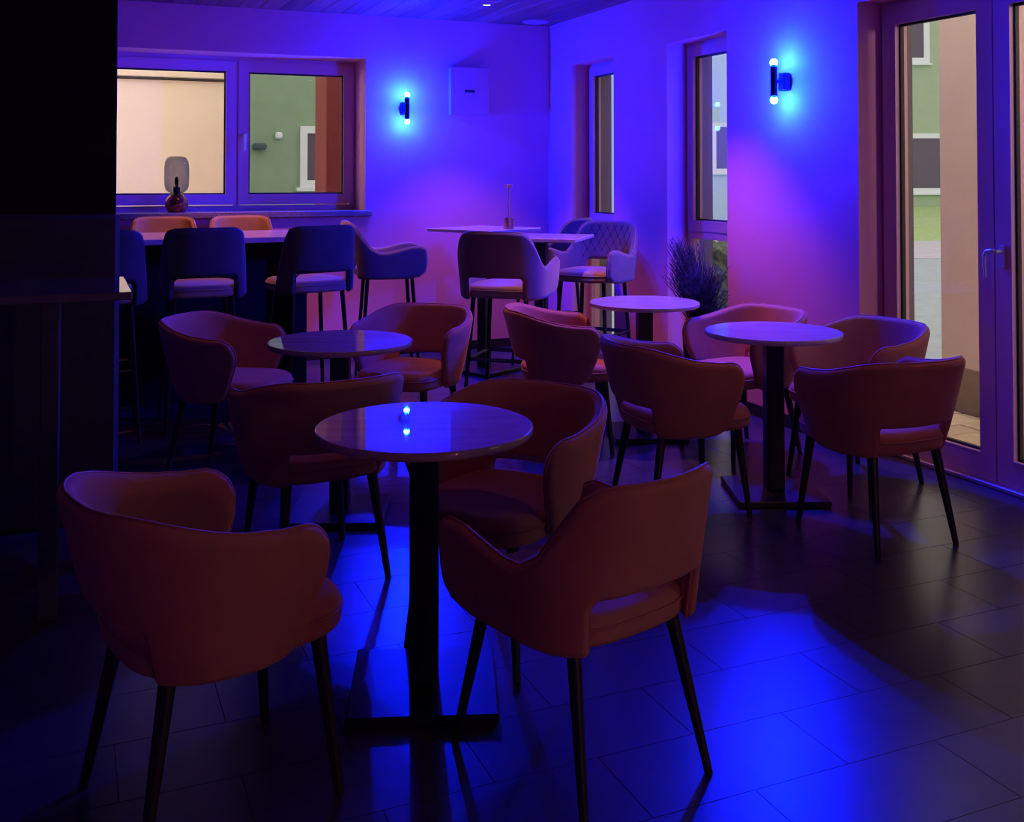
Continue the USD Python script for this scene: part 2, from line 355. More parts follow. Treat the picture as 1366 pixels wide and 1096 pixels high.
# glazed double door
dr = thing('door_1', 'white glazed double door in the right wall', **sts)
d0 = XR + 0.17
pane_frame('frame', dr, 'x', DR[0], DR[1], 0.0, 2.455, d0, d0 + 0.08, 0.045, frame_white)
obj('threshold', rbx(XR + 0.12, XR + 0.30, DR[0] + 0.01, DR[1] - 0.01, 0.0005, 0.022, 0.004), handle_mat, dr)
mid = 3.735
for q, (a, b) in enumerate(((mid + 0.004, DR[1] - 0.028), (DR[0] + 0.028, mid - 0.004))):
    lf = obj('leaf', slab(sbox(a, 0.024, b, 2.43).difference(sbox(a + 0.095, 0.15, b - 0.095, 2.325)), 'x', d0 - 0.02, d0 + 0.065), frame_white, dr)
    ring = sbox(a + 0.095, 0.15, b - 0.095, 2.325).difference(sbox(a + 0.107, 0.162, b - 0.107, 2.313))
    obj('gasket', slab(ring, 'x', d0 + 0.008, d0 + 0.032), gasket, lf)
    obj('glazing_bead', slab(sbox(a + 0.093, 0.144, b - 0.093, 0.152), 'x', d0 - 0.024, d0), frame_white, lf)
    obj('pane', slab(sbox(a + 0.095, 0.15, b - 0.095, 2.325), 'x', d0 + 0.017, d0 + 0.023), pane_mat, lf)
    if q == 1:
        p, o = np.array([d0 - 0.02, b - 0.048, 1.14]), np.array([-1.0, 0, 0])
        m = cat([rbx(d0 - 0.032, d0 - 0.02, b - 0.064, b - 0.032, 1.06, 1.17, 0.004), bar(p, p + o * 0.055, 0.010),
                 tube([p + o * 0.05, p + o * 0.058 + [0, 0.02, 0.004], p + o * 0.058 + [0, 0.045, 0.0], p + o * 0.058 + [0, 0.06, -0.02], p + o * 0.056 + [0, 0.062, -0.07], p + o * 0.054 + [0, 0.058, -0.125]], [0.010, 0.0105, 0.0105, 0.010, 0.0095, 0.008], 10)])
        obj('handle', m, handle_mat, lf)

# ------------------------------------------------------------------ outside
reveal_mat = plain('grey_outer_reveal', (0.16, 0.15, 0.17), 0.8)
for n, (a, b, z0, z1) in enumerate(((R1[0], R1[1], -0.02, 2.46), (R2[0], R2[1], -0.02, 2.46), (DR[0], DR[1], -0.02, 2.455), (0.0, 1.3, 0.75, 2.35))):
    ring = sbox(a, z0, b, z1).difference(sbox(a + 0.006, z0 + 0.006, b - 0.006, z1 - 0.006))
    obj(f'trim_{n + 2}', slab(ring, 'x', XR + 0.252, XR + RW + 0.004), reveal_mat, **sts)
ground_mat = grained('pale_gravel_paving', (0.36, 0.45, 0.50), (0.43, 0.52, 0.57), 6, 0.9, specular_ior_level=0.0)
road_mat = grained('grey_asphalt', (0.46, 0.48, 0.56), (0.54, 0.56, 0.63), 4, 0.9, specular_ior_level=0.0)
grass_mat = grained('lawn_green', (0.34, 0.50, 0.24), (0.42, 0.58, 0.31), 5, 0.9, specular_ior_level=0.0)
cream = grained('cream_render', (0.84, 0.82, 0.66), (0.88, 0.86, 0.70), 3, 0.85, bump=0.1, bscale=120)
beige = grained('beige_render', (0.76, 0.70, 0.60), (0.80, 0.74, 0.64), 3, 0.85, bump=0.1, bscale=120)
green = grained('green_render', (0.24, 0.38, 0.25), (0.28, 0.42, 0.28), 3, 0.85, bump=0.1, bscale=120)
green2 = grained('sage_render', (0.36, 0.50, 0.34), (0.40, 0.54, 0.38), 3, 0.85)
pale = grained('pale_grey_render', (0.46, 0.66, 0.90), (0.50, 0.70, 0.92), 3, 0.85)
brick_red = plain('red_brown_render', (0.20, 0.042, 0.045), 0.8)
plinth_mat = grained('grey_plinth', (0.24, 0.20, 0.16), (0.30, 0.26, 0.21), 6, 0.9)
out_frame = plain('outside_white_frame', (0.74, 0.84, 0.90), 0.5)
out_glass = plain('dark_outside_glass', (0.10, 0.09, 0.13), 0.15)
paver_mat = [grained(f'terrace_paver_{k}', tuple(q * 1.4 for q in c), tuple(q * 1.65 for q in c), 8, 0.85) for k, c in enumerate([(0.44, 0.37, 0.25), (0.50, 0.43, 0.30), (0.40, 0.34, 0.24)])]
GZ = -0.25
obj('ground', bx(-60, 80, -40, 90, GZ - 0.3, GZ - 0.03), ground_mat, **sts)

def out_window(parent, axis, a0, a1, z0, z1, at, out, split=None, fw=0.07):
    """A window on an outside wall whose face is at 'at'; out = +1 or -1 is the way the face looks."""
    lo, hi = (at, at + out * 0.05) if out > 0 else (at + out * 0.05, at)
    ring = sbox(a0, z0, a1, z1).difference(sbox(a0 + fw, z0 + fw, a1 - fw, z1 - fw))
    if split: ring = ring.union(sbox(split - fw * 0.7, z0, split + fw * 0.7, z1))
    f = obj('window_frame', slab(ring, axis, lo, hi), out_frame, parent)
    obj('pane', slab(sbox(a0 + fw * 0.5, z0 + fw * 0.5, a1 - fw * 0.5, z1 - fw * 0.5), axis, at - 0.01 if out > 0 else at - 0.012, at + 0.012 if out > 0 else at + 0.01), out_glass, f)
    sl = slab(sbox(a0 - 0.06, z0 - 0.06, a1 + 0.06, z0), axis, min(at, at + out * 0.12), max(at, at + out * 0.12))
    obj('window_sill', sl, out_frame, f)
# cream neighbour close behind the back window
b1 = thing('neighbour_building', 'plain cream rendered wall with a ledge line seen through the left casement', 'building', (0, 11.5, GZ))
obj('wall', bx(-6, 1.66, 0, 3.0, -0.02, 2.76), cream, b1)
obj('ledge', rbx(-6, 1.67, -0.05, 3.0, 2.762, 2.785, 0.004), gasket, b1)
obj('parapet', rbx(-6, 1.68, -0.03, 3.0, 2.787, 3.5, 0.01), cream, b1)
# green house with a window, further back
b2 = thing('green_house', 'green rendered house wall with a white window seen through the right casement', 'building', (0, 16.0, GZ))
obj('wall', bx(0.6, 4.6, 0, 4, -0.02, 5.2), green, b2)
out_window(b2, 'y', 3.25, 4.45, 1.58, 2.52, 0.0, -1, split=None, fw=0.11)
obj('wall_lamp', cat([rbx(2.53, 2.73, -0.14, 0, 2.15, 2.245, 0.025)]), plain('lamp_grey', (0.05, 0.10, 0.12), 0.5), b2)
obj('camera_box', rbx(2.87, 2.97, -0.1, 0, 2.32, 2.42, 0.02), out_frame, b2)
# red-brown pillar right of it
obj('red_pillar', rbx(2.33, 3.2, 10.2, 10.7, GZ - 0.02, 3.4, 0.01), brick_red, label='red-brown rendered pillar outside the right edge of the back window', cat='pillar')
# pier with a plinth beyond the glass door
pr = thing('beige_pier', 'beige rendered pier with a grey plinth outside the glass door', 'pillar', (6.12, 0, GZ))
obj('shaft', bx(0, 0.9, 1.0, 6.05, 0.33, 4.2), beige, pr)
obj('plinth', rbx(-0.015, 0.9, 1.0, 6.06, -0.02, 0.33, 0.006), plinth_mat, pr)
# terrace pavers between door and pier
ter = thing('terrace', **sts)
obj('bed', bx(4.36, 6.1, 2.0, 7.4, GZ - 0.03, GZ - 0.012), grout, ter)
yy = 2.4; k = 0
while yy < 6.6:
    dy = 0.19 + 0.08 * rng.random(); xx = 4.37 - 0.3 * rng.random()
    while xx < 6.08:
        dx = 0.3 + 0.25 * rng.random(); a, b = max(xx, 4.37), min(xx + dx, 6.09)
        if b - a > 0.03:
            m = rbx(a + 0.006, b - 0.006, yy + 0.006, yy + dy - 0.006, GZ - 0.014, GZ + 0.006 * rng.random(), 0.005)
            obj('paver', m, paver_mat[k % 3], ter); k += 1
        xx += dx
    yy += dy
# lanterns on the outer walls light the two passages at dusk
def lantern(loc, rz, power, label):
    t = thing('outdoor_lantern', label, 'outdoor lamp', loc, rz)
    obj('bracket', cat([rbx(-0.05, 0.05, 0.0005, 0.02, -0.08, 0.08, 0.004), bar((0, 0.02, 0.03), (0, 0.12, 0.03), 0.01)]), black_metal, t)
    obj('hood', lathe([(0, 0.10), (0.03, 0.095), (0.09, 0.062), (0.09, 0.056), (0, 0.056)], 24) .apply_translation([0, 0.12, 0]), black_metal, t)
    obj('globe', trimesh.creation.icosphere(2, 0.055).apply_translation([0, 0.12, 0.0]), M('lantern_glow_%d' % int(power), {'e': ('emission', {'color': (1.0, 0.84, 0.58), 'strength': power})}, [], 'e.emission'), t, smooth=True)
lantern((-0.45, YB + BW, 2.35), 0, 950.0, 'lit globe lantern on the outer wall left of the back window')
lantern((XR + RW, 2.62, 2.35), -PI / 2, 330.0, 'lit globe lantern on the outer wall beside the glass door')
# the far street, laid out square to the line of sight
yaw_rot = -math.radians(YAW)
def far_thing(name, label, cat_, **kw): return thing(name, label, cat_, (0, 0, 0), yaw_rot, **kw)
lawn = far_thing('lawn', 'strip of lawn rising in front of the far green house', 'lawn', kind='stuff')
g = np.array([[9.6, 28.6, GZ - 0.02], [50, 28.6, GZ - 0.02], [50, 35.98, 0.46], [9.6, 35.98, 0.46], [9.6, 28.6, GZ - 0.3], [50, 28.6, GZ - 0.3], [50, 35.98, GZ - 0.3], [9.6, 35.98, GZ - 0.3]])
obj('grass', trimesh.convex.convex_hull(g), grass_mat, lawn)
obj('street', trimesh.Trimesh(*(lambda m: (np.column_stack([m.vertices[:, 0] * CY + m.vertices[:, 1] * SY, -m.vertices[:, 0] * SY + m.vertices[:, 1] * CY, m.vertices[:, 2]]), m.faces))(bx(3, 60, 22.5, 28.6, GZ - 0.05, GZ - 0.015))), road_mat, **sts)
hm = trimesh.creation.box([1.25, 1.0, 1.12]); hm = hm.subdivide_to_size(0.06)
hv = hm.vertices; hn = hm.vertex_normals
hv = hv + hn * ((meshkit.fbm(hv * 14, 3, 4) - 0.5) * 0.16)[:, None] + [5.6, 8.55, GZ + 0.50]
obj('hedge', trimesh.Trimesh(hv, hm.faces, process=False), grained('hedge_green', (0.05, 0.09, 0.05), (0.13, 0.20, 0.12), 22, 0.8), label='low dark clipped hedge outside behind the tall right wall window', cat='hedge')
h1 = far_thing('far_house', 'sage green house with white windows across the street beyond the door', 'building')
obj('wall', bx(9.6, 30, 36, 44, GZ - 0.1, 8), green2, h1)
out_window(h1, 'y', 13.6, 16.2, 0.92, 2.98, 36, -1, split=14.95, fw=0.17)
out_window(h1, 'y', 12.7, 14.45, 5.4, 7.4, 36, -1, fw=0.2)
h2 = far_thing('far_house', 'pale grey house with a white window beyond the tall right wall windows', 'building')
obj('wall', bx(1.2, 9.55, 37, 45, GZ - 0.1, 8), pale, h2)
out_window(h2, 'y', 7.1, 8.4, 1.62, 3.4, 37, -1, fw=0.15)

# ------------------------------------------------------------------ wall and ceiling fittings
def sconce(loc, rz, label):
    t = thing('wall_sconce', label, 'wall lamp', loc, rz, group=None)
    obj('mount', rbx(-0.03, 0.03, -0.055, -0.0005, -0.055, 0.055, 0.008), black_metal, t)
    obj('neck', bar((0, -0.05, 0), (0, -0.1, 0), 0.012), black_metal, t)
    c = -0.105
    body = lathe([(0.0, -0.098), (0.0165, -0.098), (0.0165, -0.09), (0.0205, -0.088), (0.0205, 0.088), (0.0165, 0.09), (0.0165, 0.098), (0, 0.098)], 32); body.apply_translation([0, c, 0])
    obj('tube', body, black_metal, t, smooth=30)
    for s in (-1, 1):
        b = trimesh.creation.icosphere(2, 0.0235); b.apply_translation([0, c, s * 0.112])
        obj('bulb', b, bulb_mat, t, smooth=True, label='lit blue-white globe bulb')
    return t
sconce((2.609, YB, 2.072), 0, 'black tube wall sconce with two lit bulbs beside the back window')
sconce((XR, 5.105, 2.066), -PI / 2, 'black tube wall sconce with two lit bulbs left of the glass door')

def spot(loc, label, power, seen=True):
    t = thing('ceiling_spot', label, 'ceiling light', loc)
    obj('trim', lathe([(0.030, 0.004), (0.030, -0.004), (0.036, -0.007), (0.046, -0.004), (0.046, 0.0), (0.030, 0.004)], 32), chrome, t, smooth=30)
    obj('lens', lathe([(0, -0.010), (0.012, -0.009), (0.024, -0.006), (0.0295, -0.002), (0.0295, 0.003), (0, 0.003)], 32), lens_mat, t, smooth=40)
    l = UsdLux.SphereLight.Define(stage, str(t.GetPath()) + '/lamp')
    l.CreateRadiusAttr(0.02); l.CreateColorAttr(Gf.Vec3f(*WARM)); l.CreateIntensityAttr(power * WARM_POWER)
    l.AddTranslateOp().Set(Gf.Vec3d(0, 0, -0.035))
    sh = UsdLux.ShapingAPI.Apply(l.GetPrim()); sh.CreateShapingConeAngleAttr(38.0); sh.CreateShapingConeSoftnessAttr(0.7)
    return t
spot((3.01, 7.6, ZC), 'small lit recessed ceiling spot above the two square high tables', 650)
for x, y, pw, lb in ((1.2, 7.6, 850, 'recessed ceiling spot over the communal table'), (3.2, 5.6, 850, 'recessed ceiling spot over the farthest round table'),
                     (1.1, 5.4, 70, 'recessed ceiling spot over the left round table'), (3.1, 3.2, 80, 'recessed ceiling spot in front of the glass door'), (1.0, 3.2, 30, 'recessed ceiling spot over the nearest round table')):
    spot((x, y, ZC), lb, pw)
wl = thing('globe_floor_lamp', 'low globe floor lamp with a warm light behind the camera', 'floor lamp', (1.9, -1.2, 0))
obj('foot', lathe([(0, 0.001), (0.13, 0.001), (0.13, 0.012), (0.02, 0.022), (0, 0.022)], 36), black_metal, wl, smooth=40)
obj('pole', bar((0, 0, 0.02), (0, 0, 0.86), 0.011), black_metal, wl, smooth=40)
obj('globe', trimesh.creation.icosphere(3, 0.10).apply_translation([0, 0, 0.955]), M('warm_globe', {'e': ('emission', {'color': (1.0, 0.45, 0.36), 'strength': 34.0})}, [], 'e.emission'), wl, smooth=True)
obj('ceiling_speaker', lathe([(0, -0.004), (0.10, -0.004), (0.112, -0.008), (0.118, -0.004), (0.118, 0.002), (0, 0.002)], 48), white_plastic, label='round white flush ceiling speaker in the far corner', cat='speaker')
stage.GetPrimAtPath('/World/ceiling_speaker')
UsdGeom.Xformable(stage.GetPrimAtPath('/World/ceiling_speaker')).AddTranslateOp().Set(Gf.Vec3d(3.74, 8.28, ZC))
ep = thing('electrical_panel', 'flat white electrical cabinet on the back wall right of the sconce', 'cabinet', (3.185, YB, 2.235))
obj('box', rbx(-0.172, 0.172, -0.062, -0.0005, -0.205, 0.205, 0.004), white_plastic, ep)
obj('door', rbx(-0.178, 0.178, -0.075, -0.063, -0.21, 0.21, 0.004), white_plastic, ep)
obj('latch', rbx(-0.05, 0.045, -0.08, -0.074, -0.012, 0.012, 0.002), dark_slot, ep, label='dark slot latch')

# dark partition at the left edge
pt = thing('partition', 'black partition wall at the left edge of the picture', 'partition')
obj('column', rbx(-2.89, 0.19, 4.91, 5.06, 0.001, ZC - 0.002, 0.004), dark_panel, pt)
obj('half_height_cladding', rbx(-2.89, 0.206, 4.885, 5.085, 0.001, 1.335, 0.02), slate, pt)

# ------------------------------------------------------------------ tables
def round_table(label, X, Y, rz=0.0, mat=None):
    u, v = room(X, Y)
    t = thing('bistro_table', label, 'table', (u, v, 0), rz)
    r = 0.32
    obj('tabletop', lathe([(0, 0.746), (r - 0.006, 0.746), (r - 0.001, 0.751), (r, 0.756), (r, 0.765), (r - 0.003, 0.769), (r - 0.007, 0.770), (0, 0.770)], 96), mat or top_oak, t, smooth=40)
    obj('mounting_plate', rbx(-0.13, 0.13, -0.13, 0.13, 0.735, 0.7455, 0.003), black_metal, t)
    obj('column', rbx(-0.042, 0.042, -0.042, 0.042, 0.03, 0.735, 0.005), black_metal, t)
    obj('base_plate', rbx(-0.21, 0.21, -0.21, 0.21, 0.002, 0.03, 0.004), black_metal, t)
    return t
A = -math.radians(YAW)
T1 = round_table('round pale-topped bistro table nearest the camera reflecting the lamp', -0.257, 3.08, A + 0.06)
T2 = round_table('round bistro table left of centre, between two tub chairs', -0.764, 4.66, A + 0.03)
T3 = round_table('round bistro table near the glass door, ringed by four tub chairs', 1.236, 4.95, A, top_marble)
T4 = round_table('round bistro table farthest back, in front of the dark plant', 0.771, 6.09, A + 0.1, top_marble)

def square_table(label, X, Y, e1, size):
    u, v = room(X, Y); a, b = room(*e1)
    t = thing('high_table', label, 'table', (u, v, 0), math.atan2(b, a))
    h = size / 2
    obj('tabletop', rbx(-h, h, -h, h, 1.076, 1.10, 0.004), top_marble, t)
    obj('mounting_plate', rbx(-0.16, 0.16, -0.16, 0.16, 1.064, 1.0755, 0.003), black_metal, t)
    obj('column', rbx(-0.04, 0.04, -0.04, 0.04, 0.03, 1.064, 0.005), black_metal, t)
    obj('base_plate', rbx(-0.225, 0.225, -0.225, 0.225, 0.002, 0.03, 0.004), black_metal, t)
    return t
ST1 = square_table('square high table by the back wall with the copper lamp on it', -0.215, 8.09, (0.77, -0.63), 0.63)
ST2 = square_table('square high table in front, between the arm stools', 0.196, 7.0, (0.963, -0.27), 0.60)

ct = thing('communal_table', 'long high communal table with a dark base below the back window', 'table', (0, 0, 0))
obj('tabletop', rbx(-1.05, 1.68, 6.97, 7.84, 1.062, 1.10, 0.004), top_marble, ct)
obj('base_panel', rbx(-0.9, 1.40, 7.25, 7.55, 0.001, 1.061, 0.004), dark_panel, ct)
obj('end_panel', rbx(1.401, 1.50, 7.12, 7.70, 0.001, 1.061, 0.004), dark_panel, ct)
obj('end_panel', rbx(-1.0, -0.901, 7.12, 7.70, 0.001, 1.061, 0.004), dark_panel, ct)

# near high table at the left edge
u0, v0 = room(-1.315, 3.62)
nt = thing('counter_table', 'tall dark-edged counter table at the left edge in front of the black partition', 'table', (u0, v0, 0))
obj('tabletop', rbx(-1.6, 0, 0, 0.60, 1.072, 1.10, 0.003), tabletop_mat('polished_dark_laminate', (0.10, 0.07, 0.06), (0.16, 0.12, 0.10), 0.03), nt)
for x in (-0.26, -1.45):
    for y in (0.06, 0.5):
        obj('leg', rbx(x - 0.03, x + 0.03, y - 0.03, y + 0.03, 0.001, 1.0715, 0.004), slate, nt)

# ------------------------------------------------------------------ chairs

def leg_set(t, top, bot, zt, r0, r1, mat, name='leg'):
    for sx in (-1, 1):
        for sy in (-1, 1):
            (tx, ty), (bx_, by_) = top[sy], bot[sy]
            obj(name, bar((sx * tx, ty, zt), (sx * bx_, by_, 0.001), r0, r1), mat, t, smooth=40)

def tub_chair(name, label, mat, pipe):
    t = thing(name, label, 'chair')
    def fm(s, z):
        ph = s / SC; f = np.clip((z - 0.36) / 0.405, -0.2, 1.2)
        g = np.sign(f) * np.abs(f) ** 0.75; a = 0.225 + 0.085 * g; b = 0.205 + 0.090 * g
        x, y = uplan(ph, a, b, 2.6, 0.09)
        return np.column_stack([x, y - 0.030 * f * smoothstep(0.45, 0.0, np.abs(s)), z])
    # outline in (arc, height)
    top = lambda d: 0.768 - 0.070 * smoothstep(30, 105, abs(d))
    pts = [(math.radians(d) * SC, float(top(d))) for d in range(-128, 129, 4)]
    pts += [(math.radians(124) * SC, 0.56), (math.radians(111) * SC, 0.39)]
    pts += [(math.radians(d) * SC, 0.375) for d in range(95, 39, -5)]
    pts += [(math.radians(36) * SC, 0.375), (math.radians(36) * SC, 0.505), (math.radians(-36) * SC, 0.505), (math.radians(-36) * SC, 0.375)]
    pts += [(math.radians(-d) * SC, 0.375) for d in range(40, 96, 5)]
    pts += [(math.radians(-111) * SC, 0.39), (math.radians(-124) * SC, 0.56)]
    poly = Polygon(pts).buffer(0)
    poly = poly.buffer(-0.075).buffer(0.075).intersection(poly) if False else poly
    ends = poly.buffer(-0.085, quad_segs=16).buffer(0.085, quad_segs=16)     # big round arm ends
    keep = poly.intersection(sbox(-0.52, 0.3, 0.52, 0.53))
    poly = ends.union(keep).buffer(-0.018, quad_segs=8).buffer(0.018, quad_segs=8).buffer(0.018, quad_segs=8).buffer(-0.018, quad_segs=8)
    if poly.geom_type != 'Polygon': poly = max(poly.geoms, key=lambda q: q.area)
    me, edge = panel(Polygon(poly.exterior), fm, 0.042, 0.024)
    shell = obj('shell', me, mat, t, smooth=50)
    obj('piping', tube(edge, 0.0042, 6, closed=True), pipe, shell, smooth=True)
    seat = obj('seat', pad(0.232, -0.235, 0.30, 0.385, 0.478, n=3.4, crown=0.012, r=0.04), mat, t, smooth=50)
    th = np.arange(72) * 2 * PI / 72; x, y = superplan(th, 0.2335, 0.2690, 3.4)
    obj('welt', tube(np.column_stack([x, y + 0.0325, np.full(72, 0.437)]), 0.0038, 6, closed=True), pipe, seat, smooth=True)
    leg_set(t, {-1: (0.165, -0.165), 1: (0.165, 0.205)}, {-1: (0.205, -0.235), 1: (0.205, 0.245)}, 0.388, 0.0205, 0.0115, black_wood)
    return t

def arm_shell(t, z0, mat, pipe, quilted=True):
    """The stepped armchair shell: high flat back, dipping sides, rising rounded arms, slot above the seat."""
    tab = np.linspace(0, PI / 2, 400); tx, ty = superplan(tab, 0.25, 0.245, 3.3)
    arc = np.concatenate([[0], np.cumsum(np.hypot(np.diff(tx), np.diff(ty)))]); arc *= PI / 2 / arc[-1]
    def fm(s, z):
        ph = s / SC; f = np.clip((z - z0) / 0.40, -0.2, 1.3)
        w = np.abs(ph); ph = np.sign(ph) * np.where(w < PI / 2, np.interp(w, arc, tab), w)     # even spacing round the corners
        a = 0.242 + 0.035 * f; b = 0.236 + 0.03 * f
        x, y = uplan(ph, a, b, 3.3, 0.02)
        lean = -0.055 * np.clip(f, 0, 2) ** 1.3 * smoothstep(0.35, 0.0, np.abs(s))
        return np.column_stack([x, y + lean, z])
    D = lambda d: math.radians(d) * SC
    prof = [(0, 0.405), (26, 0.405), (36, 0.398), (43, 0.372), (52, 0.300), (62, 0.225), (74, 0.190), (88, 0.190), (104, 0.208), (121, 0.228), (133, 0.230), (141, 0.214), (143, 0.16), (143, 0.10), (141, 0.05), (133, 0.015), (115, 0.0)]
    r = [(D(d), z0 + z) for d, z in prof]
    low = [(D(d), z0) for d in (100, 80, 60, 45)]
    slot = [(D(37), z0), (D(37), z0 + 0.135)]
    half = r + low + slot
    pts = [(-s, z) for s, z in half[::-1]] + half[1:]
    poly = Polygon(pts).buffer(0)
    poly = poly.buffer(0.03, quad_segs=8).buffer(-0.03, quad_segs=8).buffer(-0.016, quad_segs=8).buffer(0.016, quad_segs=8)
    if poly.geom_type != 'Polygon': poly = max(poly.geoms, key=lambda q: q.area)
    p = 0.062
    def quilt(s, z):
        w = np.abs(np.sin(PI * (s + (z - z0) * 0.62) / p) * np.sin(PI * (s - (z - z0) * 0.62) / p)) ** 0.28
        return (0.0045 * w - 0.002) * smoothstep(0.245, 0.225, np.abs(s)) * smoothstep(z0 + 0.12, z0 + 0.14, z)
    me, edge = panel(Polygon(poly.exterior), fm, 0.040, 0.022, res=0.0075 if quilted else 0.013, quilt=quilt if quilted else None)
    shell = obj('shell', me, mat, t, smooth=60)
    obj('piping', tube(edge, 0.0042, 6, closed=True), pipe, shell, smooth=True)
    if quilted:                     # the sewn seams of the diamonds
        seams, inside = [], Polygon(poly.exterior).buffer(-0.022)
        for sg in (-1, 1):
            for k in range(-9, 10):
                zz = np.linspace(z0 + 0.145, z0 + 0.385, 25); ss = k * p + sg * 0.62 * (zz - z0)
                ok = (np.abs(ss) < 0.236) & shapely.contains(inside, shapely.points(np.column_stack([ss, zz])))
                ss, zz = ss[ok], zz[ok]
                if len(ss) < 3: continue
                e = 1e-4; N = np.cross(fm(ss + e, zz) - fm(ss - e, zz), fm(ss, zz + e) - fm(ss, zz - e)); N /= np.linalg.norm(N, axis=1, keepdims=True)
                seams.append(tube(fm(ss, zz) - N * 0.0190, 0.0026, 4))
        obj('stitching', cat(seams), seam_mat, shell, label='dark diamond quilting seams')
def arm_seat(t, z0, mat, pipe):
    seat = obj('seat', pad(0.225, -0.225, 0.262, z0 + 0.006, z0 + 0.082, n=3.6, crown=0.010, r=0.032), mat, t, smooth=50)
    th = np.arange(72) * 2 * PI / 72; x, y = superplan(th, 0.2262, 0.2447, 3.6)
    obj('welt', tube(np.column_stack([x, y + 0.0185, np.full(72, z0 + 0.052)]), 0.0036, 6, closed=True), pipe, seat, smooth=True)
def stool_legs(t, z0, mat):
    top = {-1: (0.165, -0.15), 1: (0.165, 0.17)}; bot = {-1: (0.215, -0.205), 1: (0.215, 0.225)}
    leg_set(t, top, bot, z0 + 0.012, 0.0145, 0.011, mat)
    k = 0.40 / (z0 + 0.012)
    q = {s: (bot[s][0] + (top[s][0] - bot[s][0]) * k, bot[s][1] + (top[s][1] - bot[s][1]) * k) for s in (-1, 1)}
    c = [(-q[-1][0], q[-1][1]), (q[-1][0], q[-1][1]), (q[1][0], q[1][1]), (-q[1][0], q[1][1])]
    obj('footrest', cat([sqbar((*c[i], 0.40), (*c[(i + 1) % 4], 0.40), 0.017) for i in range(4)]), mat, t)

def armchair(name, label):
    t = thing(name, label, 'chair')
    arm_shell(t, 0.385, rust, rust_pipe); arm_seat(t, 0.385, rust, rust_pipe)
    leg_set(t, {-1: (0.165, -0.16), 1: (0.165, 0.18)}, {-1: (0.21, -0.25), 1: (0.21, 0.26)}, 0.397, 0.0185, 0.0105, black_wood)
    return t
def arm_stool(name, label, mat, pipe):
    t = thing(name, label, 'bar stool')
    arm_shell(t, 0.765, mat, pipe); arm_seat(t, 0.765, taupe_seat, pipe); stool_legs(t, 0.765, black_metal)
    return t
def back_stool(name, label, mat, pipe):
    t = thing(name, label, 'bar stool')
    z0 = 0.775
    def fm(s, z):
        f = np.clip((z - z0) / 0.42, -0.2, 1.2)
        a = 0.245 - 0.012 * f; b = 0.23 + 0.035 * f
        x, y = superplan(s / SC, a, b, 3.0)
        return np.column_stack([x, y - 0.02 * f, z])
    D = lambda d: math.radians(d) * SC
    half = [(0, 0.42), (20, 0.42), (40, 0.418), (58, 0.40), (66, 0.34), (72, 0.22), (79, 0.08), (80, 0.0), (60, 0.0), (38, 0.0), (38, 0.135)]
    half = [(D(d), z0 + z) for d, z in half]
    poly = Polygon([(-s, z) for s, z in half[::-1]] + half[1:]).buffer(0)
    poly = poly.buffer(0.025).buffer(-0.025).buffer(-0.02).buffer(0.02)
    poly = poly.union(Polygon(poly.exterior).intersection(sbox(-1, z0, 1, z0 + 0.1)))
    if poly.geom_type != 'Polygon': poly = max(poly.geoms, key=lambda q: q.area)
    me, edge = panel(Polygon(poly.exterior), fm, 0.042, 0.024)
    sh = obj('backrest', me, mat, t, smooth=50)
    obj('piping', tube(edge, 0.0042, 6, closed=True), pipe, sh, smooth=True)
    arm_seat(t, 0.775, taupe_seat, taupe_pipe)
    stool_legs(t, 0.775, black_metal)
    return t

tubs = [  # X, Y, heading right, heading forward, label
    (-0.74, 2.58, 0.78, 0.625, 'rust velvet tub chair in the left foreground, seen from behind'),
    (-0.03, 3.44, -0.53, -0.85, 'rust velvet tub chair behind the nearest table, its seat facing the camera'),
    (-0.757, 4.03, -0.50, 0.87, 'rust velvet tub chair with its back to the camera, left behind the nearest table'),
    (-1.46, 5.42, 0.97, -0.25, 'tub chair farthest left, in the shade before the black partition'),
    (-0.55, 5.70, -0.33, -0.94, 'tub chair facing the camera behind the left round table'),
    (0.29, 5.86, 0.999, 0.04, 'tub chair below the front square high table, turned towards the right'),
    (0.75, 4.74, 0.945, 0.33, 'tub chair left of the round table near the glass door, back to the camera'),
    (1.25, 5.72, -0.86, -0.51, 'tub chair behind the round table near the glass door, against the wall'),
    (1.70, 5.20, -0.88, -0.47, 'tub chair closest to the glass door, facing the round table'),
    (1.53, 4.42, -0.40, 0.915, 'tub chair with its back to the camera in front of the glass door'),
]
proto = None
for X, Y, hx, hy, lb in tubs:
    u, v = room(X, Y); rz = turn(hx, hy)
    if proto is None:
        proto = tub_chair('tub_chair', lb, rust, rust_pipe)
        proto.GetAttribute('xformOp:translate').Set(Gf.Vec3d(u, v, 0)); proto.GetAttribute('xformOp:rotateZ').Set(math.degrees(rz))
    else: dup(proto, lb, (u, v, 0), rz)
def put(p, X, Y, hx, hy):
    u, v = room(X, Y)
    p.GetAttribute('xformOp:translate').Set(Gf.Vec3d(u, v, 0)); p.GetAttribute('xformOp:rotateZ').Set(math.degrees(turn(hx, hy)))
put(armchair('armchair', 'rust velvet armchair with dipping arms and a quilted inner back in the right foreground'), 0.175, 2.72, -0.62, 0.785)
arms = [(-0.03, 6.42, 0.30, 0.954, 'taupe arm stool with its back to the camera at the front square high table'),
        (0.575, 7.38, -0.52, -0.85, 'arm stool with diamond-quilted backrest right of the front square high table'),
        (-0.93, 7.72, 0.97, 0.22, 'arm stool seen from the side between communal table and square tables'),
        (0.30, 8.33, -0.85, 0.45, 'arm stool mostly hidden behind the square high tables')]
proto = None
